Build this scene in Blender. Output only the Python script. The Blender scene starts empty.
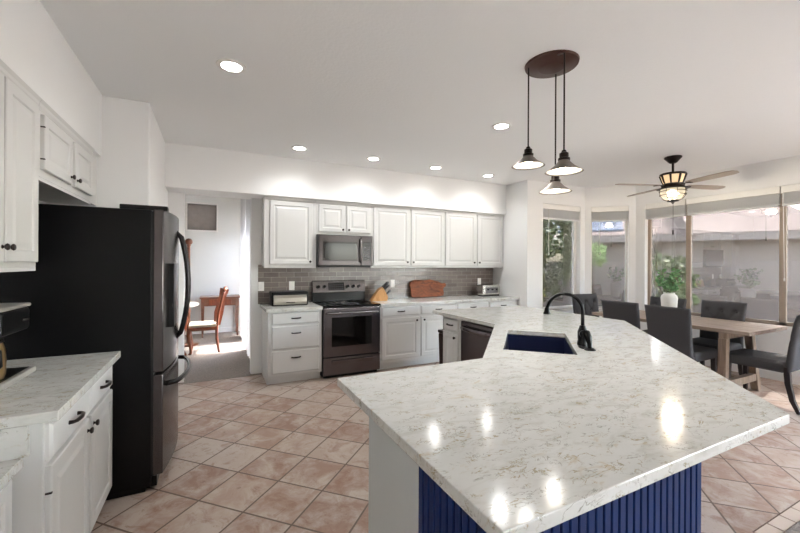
import bpy, bmesh, math, random
from math import sin, cos, pi, radians as RAD, sqrt, hypot, atan2
from mathutils import Vector, Matrix
random.seed(7)
SC = bpy.context.scene
COL = SC.collection

# ------------------------------------------------------------------ camera
cam_d = bpy.data.cameras.new('camera'); cam = bpy.data.objects.new('camera', cam_d); COL.objects.link(cam)
cam_d.sensor_width = 36; cam_d.sensor_fit = 'HORIZONTAL'
cam_d.lens = 36 * 374.29 / 800
cam_d.shift_y = -3.12 / 800
cam_d.clip_start = .05; cam_d.clip_end = 300
cam.matrix_world = Matrix.Translation((0, 0, 1.4568)) @ Matrix.Rotation(-RAD(26.602), 4, 'Z') @ Matrix.Rotation(pi / 2, 4, 'X') @ Matrix.Rotation(RAD(.26), 4, 'Z')
SC.camera = cam
# ------------------------------------------------------------------ light and exposure
SC.view_settings.view_transform = 'Standard'; SC.view_settings.look = 'None'
SC.view_settings.gamma = 1; SC.view_settings.use_curve_mapping = False
SC.view_settings.exposure = 0.98
SC.cycles.use_denoising = True
SC.cycles.max_bounces = 10; SC.cycles.diffuse_bounces = 5; SC.cycles.glossy_bounces = 4; SC.cycles.transparent_max_bounces = 12
SC.cycles.sample_clamp_indirect = 6
W = bpy.data.worlds.new('sky'); SC.world = W; W.use_nodes = True
wn = W.node_tree.nodes; wl = W.node_tree.links
bg = wn['Background']; hs = wn.new('ShaderNodeHueSaturation'); hs.inputs['Saturation'].default_value = .65; sky = wn.new('ShaderNodeTexSky'); sky.sky_type = 'NISHITA'
sky.sun_disc = False; sky.sun_elevation = RAD(50); sky.sun_rotation = RAD(75); sky.dust_density = 2.0
wl.new(sky.outputs[0], hs.inputs['Color']); wl.new(hs.outputs[0], bg.inputs[0]); bg.inputs[1].default_value = 4.6
sun_d = bpy.data.lights.new('sun', 'SUN'); sun_d.energy = 12; sun_d.angle = RAD(.6); sun_d.color = (1, .97, .92)
sun = bpy.data.objects.new('sun', sun_d); COL.objects.link(sun)
SUN_EL, SUN_AZ = RAD(50), RAD(8)          # azimuth from +X towards +Y
_to = Vector((cos(SUN_EL) * cos(SUN_AZ), cos(SUN_EL) * sin(SUN_AZ), sin(SUN_EL)))
sun.rotation_euler = _to.to_track_quat('Z', 'Y').to_euler(); sun.location = (20, 4, 20)
CAN_W, PEND_W, FAN_W = 3.8, .8, 24          # watts of the ceiling lamps
WARM = (.97, .99, 1)

# ------------------------------------------------------------------ materials
def lin(c):
    if isinstance(c, str):
        c = [int(c[i:i + 2], 16) / 255 for i in (0, 2, 4)]
    return tuple(x / 12.92 if x <= .04045 else ((x + .055) / 1.055) ** 2.4 for x in c)
def mat(name, col, rough=.5, metal=0, spec=.5, coat=0, emit=None, estr=0, noise=0, nscale=8, bump=0, bscale=60, aniso=0):
    m = bpy.data.materials.new(name); m.use_nodes = True
    n = m.node_tree.nodes; l = m.node_tree.links; b = n['Principled BSDF']
    c = lin(col); b.inputs['Base Color'].default_value = (*c, 1)
    b.inputs['Roughness'].default_value = rough; b.inputs['Metallic'].default_value = metal
    b.inputs['Specular IOR Level'].default_value = spec; b.inputs['Coat Weight'].default_value = coat
    b.inputs['Coat Roughness'].default_value = .08
    if emit: b.inputs['Emission Color'].default_value = (*emit, 1); b.inputs['Emission Strength'].default_value = estr
    tc = n.new('ShaderNodeTexCoord')
    if noise:
        t = n.new('ShaderNodeTexNoise'); t.inputs['Scale'].default_value = nscale; t.inputs['Detail'].default_value = 4
        l.new(tc.outputs['Object'], t.inputs['Vector'])
        mx = n.new('ShaderNodeMix'); mx.data_type = 'RGBA'
        mx.inputs[6].default_value = (*[x * (1 - noise) for x in c], 1); mx.inputs[7].default_value = (*[min(1, x * (1 + noise)) for x in c], 1)
        l.new(t.outputs['Fac'], mx.inputs[0]); l.new(mx.outputs[2], b.inputs['Base Color'])
    if bump:
        t = n.new('ShaderNodeTexNoise'); t.inputs['Scale'].default_value = bscale; t.inputs['Detail'].default_value = 3
        l.new(tc.outputs['Object'], t.inputs['Vector'])
        bp = n.new('ShaderNodeBump'); bp.inputs['Strength'].default_value = bump; bp.inputs['Distance'].default_value = .01
        l.new(t.outputs['Fac'], bp.inputs['Height']); l.new(bp.outputs[0], b.inputs['Normal'])
    return m
def ramp(n, pts):
    r = n.new('ShaderNodeValToRGB'); e = r.color_ramp.elements
    while len(e) > 1: e.remove(e[-1])
    e[0].position = pts[0][0]; e[0].color = pts[0][1]
    for p, c in pts[1:]:
        q = e.new(p); q.color = c
    return r
def mixc(n, l, fac, a, b, mode='MIX'):
    m = n.new('ShaderNodeMix'); m.data_type = 'RGBA'; m.blend_type = mode
    for s, v in ((0, fac), (6, a), (7, b)):
        if hasattr(v, 'links'): l.new(v, m.inputs[s])
        elif s == 0: m.inputs[0].default_value = v
        else: m.inputs[s].default_value = (*v, 1)
    return m.outputs[2]
def noise(n, l, vec, scale, detail=4, rough=.55, dist=0):
    t = n.new('ShaderNodeTexNoise'); t.inputs['Scale'].default_value = scale; t.inputs['Detail'].default_value = detail
    t.inputs['Roughness'].default_value = rough; t.inputs['Distortion'].default_value = dist
    l.new(vec, t.inputs['Vector']); return t.outputs['Fac']
def g(v): return (v, v, v, 1)

def quartz():
    m = bpy.data.materials.new('quartz'); m.use_nodes = True; n = m.node_tree.nodes; l = m.node_tree.links; b = n['Principled BSDF']
    tc = n.new('ShaderNodeTexCoord'); mp = n.new('ShaderNodeMapping'); mp.inputs['Rotation'].default_value = (0, 0, RAD(33)); mp.inputs['Scale'].default_value = (1, 1.9, 1.5)
    l.new(tc.outputs['Object'], mp.inputs[0]); v = mp.outputs[0]
    base = mixc(n, l, noise(n, l, v, 5, 5), lin('C2C2BE'), lin('D5D5D2'))
    cloud = ramp(n, [(.50, g(0)), (.68, g(.55))]); l.new(noise(n, l, v, 9, 6, .6, .8), cloud.inputs[0])
    c1 = mixc(n, l, cloud.outputs[0], base, lin('B0AEA5'))
    def vein(scale, dist, w, seedscale, thr):
        f = noise(n, l, v, scale, 5, .6, dist)
        r = ramp(n, [(.5 - w, g(0)), (.5, g(1)), (.5 + w, g(0))]); l.new(f, r.inputs[0])
        k = ramp(n, [(thr, g(0)), (thr + .08, g(1))]); l.new(noise(n, l, v, seedscale, 3), k.inputs[0])
        mu = n.new('ShaderNodeMath'); mu.operation = 'MULTIPLY'; l.new(r.outputs[0], mu.inputs[0]); l.new(k.outputs[0], mu.inputs[1])
        return mu.outputs[0]
    c2 = mixc(n, l, vein(7, 2.2, .018, 11, .50), c1, lin('8A897E'))
    c3 = mixc(n, l, vein(12, 1.6, .03, 15, .53), c2, lin('978A6C'))
    tan = ramp(n, [(.60, g(0)), (.70, g(.5))]); l.new(noise(n, l, v, 8.5, 5, .6, 1.2), tan.inputs[0])
    c4 = mixc(n, l, tan.outputs[0], c3, lin('B39F7C'))
    l.new(c4, b.inputs['Base Color']); b.inputs['Roughness'].default_value = .13; b.inputs['Specular IOR Level'].default_value = .32
    return m

def tile_floor():
    m = bpy.data.materials.new('floor_tile'); m.use_nodes = True; n = m.node_tree.nodes; l = m.node_tree.links; b = n['Principled BSDF']
    tc = n.new('ShaderNodeTexCoord'); mp = n.new('ShaderNodeMapping'); mp.inputs['Rotation'].default_value = (0, 0, RAD(45)); mp.inputs['Location'].default_value = (1.553, -1.786, 0)
    l.new(tc.outputs['Object'], mp.inputs[0]); v = mp.outputs[0]
    bt = n.new('ShaderNodeTexBrick'); bt.offset = 0; bt.squash = 1
    for k, x in (('Scale', 1), ('Mortar Size', .006), ('Mortar Smooth', .15), ('Bias', 0), ('Brick Width', .331), ('Row Height', .331)): bt.inputs[k].default_value = x
    bt.inputs['Color1'].default_value = g(0); bt.inputs['Color2'].default_value = g(1); bt.inputs['Mortar'].default_value = g(.5)
    l.new(v, bt.inputs['Vector'])
    # one noise offset for each tile so that neighbours differ
    off = n.new('ShaderNodeVectorMath'); off.operation = 'MULTIPLY_ADD'
    l.new(bt.outputs['Color'], off.inputs[0]); off.inputs[1].default_value = (7, 13, 3); l.new(v, off.inputs[2])
    vv = off.outputs[0]
    tone = ramp(n, [(0, (*lin('8E7061'), 1)), (.35, (*lin('A08676'), 1)), (.65, (*lin('A89486'), 1)), (1, (*lin('B3A69C'), 1))]); l.new(bt.outputs['Color'], tone.inputs[0])
    r1 = ramp(n, [(.42, g(0)), (.62, g(.85))]); l.new(noise(n, l, vv, 5.5, 8, .68, .5), r1.inputs[0])
    c1 = mixc(n, l, r1.outputs[0], tone.outputs[0], lin('B6AAA0'))
    r2 = ramp(n, [(.52, g(0)), (.66, g(.7))]); l.new(noise(n, l, vv, 9, 9, .7, .9), r2.inputs[0])
    c2 = mixc(n, l, r2.outputs[0], c1, lin('886450'))
    r3 = ramp(n, [(.62, g(0)), (.70, g(.8))]); l.new(noise(n, l, vv, 20, 6, .7, .6), r3.inputs[0])
    c3 = mixc(n, l, r3.outputs[0], c2, lin('7C5F4E'))
    c4 = mixc(n, l, bt.outputs['Fac'], c3, lin('5F4D41'))
    l.new(c4, b.inputs['Base Color']); b.inputs['Roughness'].default_value = .42; b.inputs['Specular IOR Level'].default_value = .45
    bp = n.new('ShaderNodeBump'); bp.inputs['Strength'].default_value = .35; bp.inputs['Distance'].default_value = .004
    mm = n.new('ShaderNodeMath'); mm.operation = 'MULTIPLY_ADD'; l.new(bt.outputs['Fac'], mm.inputs[0]); mm.inputs[1].default_value = -1.2; l.new(noise(n, l, vv, 18, 5), mm.inputs[2])
    l.new(mm.outputs[0], bp.inputs['Height']); l.new(bp.outputs[0], b.inputs['Normal'])
    return m

def subway():
    m = bpy.data.materials.new('subway_tile'); m.use_nodes = True; n = m.node_tree.nodes; l = m.node_tree.links; b = n['Principled BSDF']
    tc = n.new('ShaderNodeTexCoord'); sp = n.new('ShaderNodeSeparateXYZ'); cb = n.new('ShaderNodeCombineXYZ')
    l.new(tc.outputs['Object'], sp.inputs[0]); l.new(sp.outputs[0], cb.inputs[0]); l.new(sp.outputs[2], cb.inputs[1])
    bt = n.new('ShaderNodeTexBrick'); bt.offset = .5
    for k, x in (('Scale', 1), ('Mortar Size', .0026), ('Mortar Smooth', .2), ('Bias', 0), ('Brick Width', .2), ('Row Height', .0665)): bt.inputs[k].default_value = x
    bt.inputs['Color1'].default_value = (*lin('716863'), 1); bt.inputs['Color2'].default_value = (*lin('827973'), 1); bt.inputs['Mortar'].default_value = (*lin('A59C95'), 1)
    l.new(cb.outputs[0], bt.inputs['Vector'])
    l.new(bt.outputs['Color'], b.inputs['Base Color']); b.inputs['Roughness'].default_value = .14
    bp = n.new('ShaderNodeBump'); bp.inputs['Strength'].default_value = .9; bp.inputs['Distance'].default_value = .006
    mm = n.new('ShaderNodeMath'); mm.operation = 'MULTIPLY_ADD'; l.new(bt.outputs['Fac'], mm.inputs[0]); mm.inputs[1].default_value = -.6; l.new(noise(n, l, tc.outputs['Object'], 14, 3), mm.inputs[2])
    l.new(mm.outputs[0], bp.inputs['Height']); l.new(bp.outputs[0], b.inputs['Normal'])
    return m

def wood(name, a, bcol, scale=(2, 22, 22), rough=.45, coat=0):
    m = bpy.data.materials.new(name); m.use_nodes = True; n = m.node_tree.nodes; l = m.node_tree.links; b = n['Principled BSDF']
    tc = n.new('ShaderNodeTexCoord'); mp = n.new('ShaderNodeMapping'); mp.inputs['Scale'].default_value = scale
    l.new(tc.outputs['Object'], mp.inputs[0])
    f = noise(n, l, mp.outputs[0], 1.6, 6, .6, .8)
    r = ramp(n, [(.3, (*lin(a), 1)), (.72, (*lin(bcol), 1))]); l.new(f, r.inputs[0]); l.new(r.outputs[0], b.inputs['Base Color'])
    b.inputs['Roughness'].default_value = rough; b.inputs['Coat Weight'].default_value = coat
    return m

def glass_mat(name='window_glass', tint=(.145, .14, .134), base=.125):
    """screened window glass: tints once on the way in, mirrors the room on its front face"""
    m = bpy.data.materials.new(name); m.use_nodes = True; n = m.node_tree.nodes; l = m.node_tree.links
    n.remove(n['Principled BSDF']); out = n['Material Output']
    tr = n.new('ShaderNodeBsdfTransparent'); tr.inputs[0].default_value = (*tint, 1)
    gl = n.new('ShaderNodeBsdfGlossy'); gl.inputs['Roughness'].default_value = .01; gl.inputs[0].default_value = (1, 1, 1, 1)
    ge = n.new('ShaderNodeNewGeometry'); dt = n.new('ShaderNodeVectorMath'); dt.operation = 'DOT_PRODUCT'
    l.new(ge.outputs['Normal'], dt.inputs[0]); l.new(ge.outputs['Incoming'], dt.inputs[1])
    def math_(op, a, b=0.0):
        q = n.new('ShaderNodeMath'); q.operation = op
        for k, v in ((0, a), (1, b)):
            if hasattr(v, 'links'): l.new(v, q.inputs[k])
            else: q.inputs[k].default_value = v
        return q.outputs[0]
    f = math_('POWER', math_('SUBTRACT', 1.0, math_('ABSOLUTE', dt.outputs['Value'])), 5.0)
    f = math_('ADD', math_('MULTIPLY', f, .85), base)
    f = math_('MULTIPLY', f, math_('SUBTRACT', 1.0, ge.outputs['Backfacing']))
    mx = n.new('ShaderNodeMixShader'); l.new(f, mx.inputs[0]); l.new(tr.outputs[0], mx.inputs[1]); l.new(gl.outputs[0], mx.inputs[2])
    wh = n.new('ShaderNodeBsdfTransparent'); m2 = n.new('ShaderNodeMixShader')
    l.new(ge.outputs['Backfacing'], m2.inputs[0]); l.new(mx.outputs[0], m2.inputs[1]); l.new(wh.outputs[0], m2.inputs[2])
    l.new(m2.outputs[0], out.inputs[0])
    return m

def sheer(name='sheer_curtain'):
    m = bpy.data.materials.new(name); m.use_nodes = True; n = m.node_tree.nodes; l = m.node_tree.links
    n.remove(n['Principled BSDF']); out = n['Material Output']
    a = n.new('ShaderNodeBsdfDiffuse'); a.inputs[0].default_value = (.84, .84, .84, 1); b = n.new('ShaderNodeBsdfTranslucent'); b.inputs[0].default_value = (.8, .81, .83, 1)
    mx = n.new('ShaderNodeMixShader'); mx.inputs[0].default_value = .3; l.new(a.outputs[0], mx.inputs[1]); l.new(b.outputs[0], mx.inputs[2]); l.new(mx.outputs[0], out.inputs[0])
    return m
def lantern_glass():
    m = bpy.data.materials.new('seeded_glass'); m.use_nodes = True; n = m.node_tree.nodes; l = m.node_tree.links
    n.remove(n['Principled BSDF']); out = n['Material Output']
    tr = n.new('ShaderNodeBsdfTransparent'); tr.inputs[0].default_value = (.97, .9, .76, 1)
    em = n.new('ShaderNodeEmission'); em.inputs[0].default_value = (1, .84, .6, 1); em.inputs[1].default_value = .9
    mx = n.new('ShaderNodeMixShader'); mx.inputs[0].default_value = .45; l.new(tr.outputs[0], mx.inputs[1]); l.new(em.outputs[0], mx.inputs[2]); l.new(mx.outputs[0], out.inputs[0])
    return m
def clear_glass(name, tint=(.95, .9, .8), gl_fac=.12):
    m = bpy.data.materials.new(name); m.use_nodes = True; n = m.node_tree.nodes; l = m.node_tree.links
    n.remove(n['Principled BSDF']); out = n['Material Output']
    tr = n.new('ShaderNodeBsdfTransparent'); tr.inputs[0].default_value = (*tint, 1)
    gl = n.new('ShaderNodeBsdfGlossy'); gl.inputs['Roughness'].default_value = .05
    mx = n.new('ShaderNodeMixShader'); mx.inputs[0].default_value = gl_fac
    l.new(tr.outputs[0], mx.inputs[1]); l.new(gl.outputs[0], mx.inputs[2]); l.new(mx.outputs[0], out.inputs[0])
    return m

M = dict(
    wall=mat('wall_paint', 'ECECEB', .75, bump=.05, bscale=90), ceil=mat('ceiling_paint', 'F1F2F2', .85, bump=.18, bscale=45),
    farwall=mat('grey_wall_paint', 'DADBD7', .8), white=mat('white_paint', 'D0D0CE', .38), trimw=mat('white_trim', 'ECEAE6', .45),
    island=mat('pale_grey_paint', 'C3C7C7', .45), navy=mat('navy_paint', '0B2350', .5, spec=.15), bronze=mat('dark_bronze', '2B2320', .38, .7),
    black=mat('black_plastic', '111112', .3, spec=.25), blackm=mat('black_matte', '171719', .45, noise=.1), fridgeside=mat('black_textured_steel', '08080A', .42, .0, .2, bump=.04, bscale=500),
    bsteel=mat('black_stainless', '6E6A6A', .24, .9, noise=.08, nscale=3), bsteel2=mat('dark_stainless', '6A6365', .24, .9), steel=mat('brushed_steel', 'C9C7C2', .25, 1),
    oven=mat('oven_glass', '0B0A0A', .06, 0, .35), panel=mat('control_panel', '0D0D0F', .15), dark=mat('dark_cavity', '060607', .6),
    quartz=quartz(), tile=tile_floor(), subway=subway(), carpet=mat('carpet', '8A8078', .95, noise=.55, nscale=55, bump=.8, bscale=220),
    wtable=wood('weathered_wood', '7C6B5C', 'A8988A', (22, 2, 22), .5), wtleg=wood('weathered_wood_post', '75624F', '9C8877', (20, 20, 2), .5),
    cherry=wood('cherry_wood', '5E2812', '8A4622', (9, 9, 2), .3, .3), walnut=wood('walnut_wood', '4E2C1B', '7A4A2E', (2, 20, 20), .35, .3),
    board=wood('live_edge_wood', '4E2210', 'A05A33', (5, 12, 14), .6, 0), maple=wood('maple_wood', 'A4703C', 'C6965E', (10, 10, 3), .4),
    charcoal=mat('charcoal_fabric', '424143', .85, noise=.18, nscale=160, bump=.12, bscale=500), legdark=mat('espresso_wood', '241B18', .35),
    cream=mat('cream_fabric', 'DDD3BF', .9, noise=.1, nscale=60), glass=glass_mat(), clear2=glass_mat('tinted_glass', (.5, .5, .5), .06), clear=glass_mat('clear_glass', (.8, .81, .8), .05), framet=mat('tan_window_frame', 'A19182', .5), framew=mat('white_window_frame', 'E6E4DF', .5),
    blind=sheer('blind_slat'), cord=mat('white_cord', 'E9E7E2', .7), blackcord=mat('black_cord', '1B1816', .6),
    lens=mat('lamp_lens', 'FFFFFF', .4, emit=(1, .95, .87), estr=22), bulb=mat('lamp_bulb', 'FFFFFF', .4, emit=(1, .88, .7), estr=28), shadein=mat('white_enamel', 'F4F1EA', .35), shadeout=mat('bronze_shade', '8A817B', .42, .7),
    amberbulb=mat('amber_bulb', 'FFFFFF', .4, emit=(1, .78, .5), estr=7),
    amber=mat('amber_mica', 'E2C7A0', .5, emit=(1, .72, .42), estr=.35), globe=lantern_glass(), blade=mat('fan_blade', 'A89C90', .45),
    sink=mat('navy_composite', '10183A', .35), vase=mat('white_ceramic', 'E6E4DE', .3), leaf=mat('green_leaf', '6E9A66', .55, noise=.45, nscale=14), stem=mat('green_stem', '6E7F4C', .6),
    curtain=sheer(), outlet=mat('outlet_plastic', 'F0EEE9', .35), stucco=mat('tan_stucco', '837A72', .9, noise=.1, nscale=3), fence=mat('block_wall', '928982', .9, noise=.12, nscale=4),
    roof=mat('clay_roof_tile', '5C4D46', .85, noise=.2, nscale=6), solar=mat('solar_cell', '46556C', .25, .2), gravel=mat('gravel', '8A7D70', .95, noise=.2, nscale=30), concrete=mat('patio_concrete', '928B83', .85, noise=.1, nscale=6),
    shrub=mat('shrub_leaf', '5F7044', .7, noise=.5, nscale=7), bark=mat('bark', '5A4A3C', .9), bread=mat('chrome_lid', 'A9A59B', .28, .9), goldp=mat('gold_filter', '8E7650', .3, .7), shade=mat('grey_shade', '8E8680', .8, noise=.2, nscale=9),
    knifeh=mat('knife_handle', '151516', .35), silverb=mat('silver_base', 'B4B2AD', .3, .4), msteel=mat('microwave_steel', '464344', .18, .9), fsteel=mat('fridge_steel', '5C5859', .24, .9), handlem=mat('black_steel_handle', '2E2C2D', .25, .8), screen=mat('small_display', '1C2630', .1), grey=mat('grey_metal', '7A787A', .3, .8),
)

# ------------------------------------------------------------------ mesh helpers
class MB:
    def __init__(s): s.bm = bmesh.new()
    def box(s, x0, x1, y0, y1, z0, z1, mx=None):
        vs = [Vector((x, y, z)) for x in (x0, x1) for y in (y0, y1) for z in (z0, z1)]
        if mx: vs = [mx @ v for v in vs]
        v = [s.bm.verts.new(p) for p in vs]
        for f in ((0, 1, 3, 2), (4, 6, 7, 5), (0, 4, 5, 1), (2, 3, 7, 6), (0, 2, 6, 4), (1, 5, 7, 3)): s.bm.faces.new([v[i] for i in f])
        return s
    def rings(s, rs, cap0=True, cap1=True, close=True):
        vv = [[s.bm.verts.new(p) for p in r] for r in rs]
        n = len(vv[0])
        for a, b in zip(vv, vv[1:]):
            for i in range(n if close else n - 1):
                j = (i + 1) % n; s.bm.faces.new((a[i], a[j], b[j], b[i]))
        if cap0: s.bm.faces.new(vv[0][::-1])
        if cap1: s.bm.faces.new(vv[-1])
        return s
    def lathe(s, prof, c=(0, 0, 0), seg=28, axis='Z', cap=True, sx=1, sy=1):
        rs = []
        for r, h in prof:
            ring = []
            for i in range(seg):
                a = 2 * pi * i / seg; x, y = r * cos(a) * sx, r * sin(a) * sy
                p = {'Z': (x, y, h), 'Y': (x, h, y), 'X': (h, x, y)}[axis]
                ring.append(Vector(p) + Vector(c))
            rs.append(ring)
        return s.rings(rs, cap, cap)
    def tube(s, pts, r, seg=10, sq=False, flat=1.0):
        pts = [Vector(p) for p in pts]; n = len(pts)
        rr = r if isinstance(r, (list, tuple)) else [r] * n
        up = None; rs = []
        for i, p in enumerate(pts):
            t = (pts[min(i + 1, n - 1)] - pts[max(i - 1, 0)]).normalized()
            if up is None:
                up = Vector((0, 0, 1)) if abs(t.z) < .9 else Vector((0, 1, 0))
            u = (up - t * up.dot(t)).normalized(); up = u; w = t.cross(u)
            k = 4 if sq else seg; q = sqrt(2) if sq else 1; o = pi / 4 if sq else 0
            rs.append([p + (u * cos(o + 2 * pi * j / k) * flat + w * sin(o + 2 * pi * j / k)) * rr[i] * q for j in range(k)])
        return s.rings(rs)
    def nested(s, x0, x1, z0, z1, prof):
        rs = []
        for ins, y in prof:
            rs.append([Vector((x0 + ins, y, z0 + ins)), Vector((x1 - ins, y, z0 + ins)), Vector((x1 - ins, y, z1 - ins)), Vector((x0 + ins, y, z1 - ins))])
        return s.rings(rs)
    def poly(s, pts, z0, z1):
        return s.rings([[Vector((x, y, z0)) for x, y in pts], [Vector((x, y, z1)) for x, y in pts]])
    def sphere(s, c, r, u=14, v=8, sc=(1, 1, 1)):
        bmesh.ops.create_uvsphere(s.bm, u_segments=u, v_segments=v, radius=r, matrix=Matrix.Translation(c) @ Matrix.Diagonal((*sc, 1))); return s
    def build(s, name, m, parent=None, smooth=False, bevel=0, seg=2, kind=None, mx=None):
        if mx: bmesh.ops.transform(s.bm, matrix=mx, verts=s.bm.verts)
        bmesh.ops.recalc_face_normals(s.bm, faces=s.bm.faces)
        me = bpy.data.meshes.new(name); s.bm.to_mesh(me); s.bm.free()
        if smooth:
            me.polygons.foreach_set('use_smooth', [True] * len(me.polygons))
        me.materials.append(M[m] if isinstance(m, str) else m)
        o = bpy.data.objects.new(name, me); COL.objects.link(o)
        if smooth == 'angle':
            sharp(me)
        if bevel:
            b = o.modifiers.new('bevel', 'BEVEL'); b.width = bevel; b.segments = seg; b.limit_method = 'ANGLE'; b.angle_limit = RAD(40)
        if parent: o.parent = parent
        if kind: o['kind'] = kind
        return o
def sharp(me, ang=RAD(38)):
    bm = bmesh.new(); bm.from_mesh(me)
    for e in bm.edges:
        if len(e.link_faces) == 2 and e.calc_face_angle(0) > ang: e.smooth = False
    bm.to_mesh(me); bm.free()

def thing(name, label, cat, loc=(0, 0, 0), rz=0, group=None):
    o = bpy.data.objects.new(name, None); o.empty_display_size = .1; COL.objects.link(o)
    o.location = loc; o.rotation_euler = (0, 0, rz); return tag(o, label, cat, group)
def tag(o, label, cat, group=None, kind=None):
    if label: o['label'] = label
    if cat: o['category'] = cat
    if group: o['group'] = group
    if kind: o['kind'] = kind
    return o
def struct(o): o['kind'] = 'structure'; return o
def copy_tree(o, parent=None):
    c = o.copy(); COL.objects.link(c)
    if parent: c.parent = parent
    for ch in list(o.children): copy_tree(ch, c)
    return c

# ------------------------------------------------------------------ the shell
CZ = 2.80
def wall(name, p0, p1, z0, z1, th, opens=(), m='wall'):
    """wall from p0 to p1; its inner face is on the line, thickness to the right of p0->p1"""
    d = Vector((p1[0] - p0[0], p1[1] - p0[1], 0)); L = d.length; d.normalize(); nrm = Vector((d.y, -d.x, 0))
    mx = Matrix(((d.x, nrm.x, 0, p0[0]), (d.y, nrm.y, 0, p0[1]), (0, 0, 1, 0), (0, 0, 0, 1)))
    b = MB(); cur = 0
    for s0, s1, a, c in sorted(opens):
        if s0 > cur: b.box(cur, s0, 0, th, z0, z1)
        if a > z0: b.box(s0, s1, 0, th, z0, a)
        if c < z1: b.box(s0, s1, 0, th, c, z1)
        cur = s1
    if cur < L: b.box(cur, L, 0, th, z0, z1)
    return struct(b.build(name, m, mx=mx)), mx

XL, XR, YB, XC, YA = -1.13, 4.48, 5.24, 6.39, 4.422
# floors: tile with a straight border row where the living room carpet starts
fb = MB(); fb.poly([(-1.2, .965), (6.45, .965), (6.45, 5.165), (-1.2, 5.165)], -.12, 0); fb.poly([(-1.2, -5), (2.64, -5), (2.64, .965), (-1.2, .965)], -.12, 0)
struct(fb.build('floor', 'tile'))
bb = MB()
for i in range(24):
    x = 2.645 + i * .158
    bb.box(x + .005, min(x + .153, 6.44), .887, .957, -.1, 0)
struct(MB().box(2.64, 6.45, .88, .965, -.12, -.003).build('floor_border_grout', mat('brown_grout', '5F4D41', .9)))
struct(bb.build('floor_border', mat('border_tile', 'BFAE9F', .45, noise=.15, nscale=5)))
struct(MB().box(2.645, 6.45, -5, .88, -.12, .006).build('floor_carpet', 'carpet'))
struct(MB().box(-3.2, .75, 5.165, 8.75, -.12, .004).build('floor_dining_carpet', 'carpet'))
struct(MB().poly([(-1.3, -5.2), (6.6, -5.2), (6.6, 4.0), (6.0, 4.6), (4.6, 4.6), (4.6, 5.4), (-1.3, 5.4)], CZ, CZ + .15).build('ceiling', 'ceil'))
wall('wall_left', (XL, -5), (XL, 5.36), 0, CZ, -.12)
wall('wall_back', (-1.13, YB), (XR, YB), 0, CZ, -.12, [(-.309 + 1.13, .45 + 1.13, -.001, 2.3)])
wall('wall_right', (XR, YB + .12), (XR, YA + .17), 0, CZ, -.12)
wo1, _ = wall('wall_nook_back', (XR, YA), (5.839, YA), 0, CZ, -.17, [(4.822 - XR, 5.726 - XR, .69, 2.455)])
DL = hypot(XC - 5.839, YA - 3.871)
wd0 = (5.907 - 5.839) * sqrt(2); wd1 = (6.318 - 5.839) * sqrt(2)
wall('wall_nook_diagonal', (5.839, YA), (XC, 3.871), 0, CZ, -.17, [(wd0, wd1, .69, 2.455)])
wall('wall_nook_right', (XC, 3.871), (XC, -5), 0, CZ, -.17, [(3.871 - 3.722, 3.871 - 1.47, .69, 2.455), (3.871 + .2, 3.871 + 4.4, .05, 2.4)])
wall('wall_behind', (XC, -5), (XL, -5), 0, CZ, -.17, [(.5, 2.2, .05, 2.3)])
# soffits above the cabinets, and the boxed wall beyond the refrigerator
struct(MB().box(XL, -.800, -5, 3.76, 2.302, CZ).build('soffit_left', 'wall'))
struct(MB().box(-.478, XR, 4.91, YB, 2.302, CZ).build('soffit_back', 'wall'))
struct(MB().box(XL, -.478, 3.76, YB, 0, CZ).build('wall_fridge_end', 'wall', bevel=.012))
struct(MB().box(.585, XR, YB - .008, YB, .914, 1.43).box(.535, .585, YB - .008, YB, .914, 1.43).build('wall_backsplash', 'subway'))
# baseboards
struct(MB().box(.455, .585, YB - .014, YB, 0, .1).build('baseboard_back', 'trimw', bevel=.003))
struct(MB().box(-.478, -.305, YB - .014, YB, 0, .1).build('baseboard_back_left', 'trimw', bevel=.003))
struct(MB().box(XC - .014, XC, -5, 3.86, 0, .1).build('baseboard_right', 'trimw', bevel=.003))
struct(MB().box(XR, 5.83, YA - .014, YA, 0, .1).build('baseboard_nook', 'trimw', bevel=.003))
# window sills in the nook
def local(p0, p1):
    d = Vector((p1[0] - p0[0], p1[1] - p0[1], 0)).normalized(); n = Vector((-d.y, d.x, 0))   # n = outward
    return Matrix(((d.x, n.x, 0, p0[0]), (d.y, n.y, 0, p0[1]), (0, 0, 1, 0), (0, 0, 0, 1)))
def window(name, mx, L, z0, z1, mull=(), frame='framet', fw=.045, pane='glass'):
    """local x along the wall, y outwards"""
    f = MB(); y0, y1 = .085, .135
    f.box(0, L, y0, y1, z0, z0 + fw); f.box(0, L, y0, y1, z1 - .03, z1); f.box(0, fw, y0, y1, z0, z1); f.box(L - fw, L, y0, y1, z0, z1)
    for m in mull: f.box(m - .032, m + .032, y0, y1, z0, z1)
    o = struct(f.build(name, frame, mx=mx))
    xs = [0] + list(mull) + [L]
    for a, b in zip(xs, xs[1:]):
        MB().box(a + .02, b - .02, .106, .112, z0 + .02, z1 - .02).build('pane', pane, o, mx=mx)
    MB().box(-.0, L, -.012, .085, z0 - .02, z0).build('sill', 'trimw', o, bevel=.004, mx=mx)
    return o
mx1 = local((4.822, YA), (5.726, YA))
window('window_1', mx1, .904, .69, 2.455, frame='framew')
mx2 = local((5.907, 4.354), (6.318, 3.943)); window('window_2', mx2, wd1 - wd0, .69, 2.455, frame='framew', fw=.03)
mx3 = local((XC, 3.722), (XC, 1.47)); window('window_3', mx3, 2.252, .69, 2.455, (3.722 - 3.13, 3.722 - 2.075))
mx4 = local((XC, -.2), (XC, -4.4)); window('window_added_4', mx4, 4.2, .05, 2.4, (2.1,), pane='clear')  # unseen opening, added to bring more daylight in from the right

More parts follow.
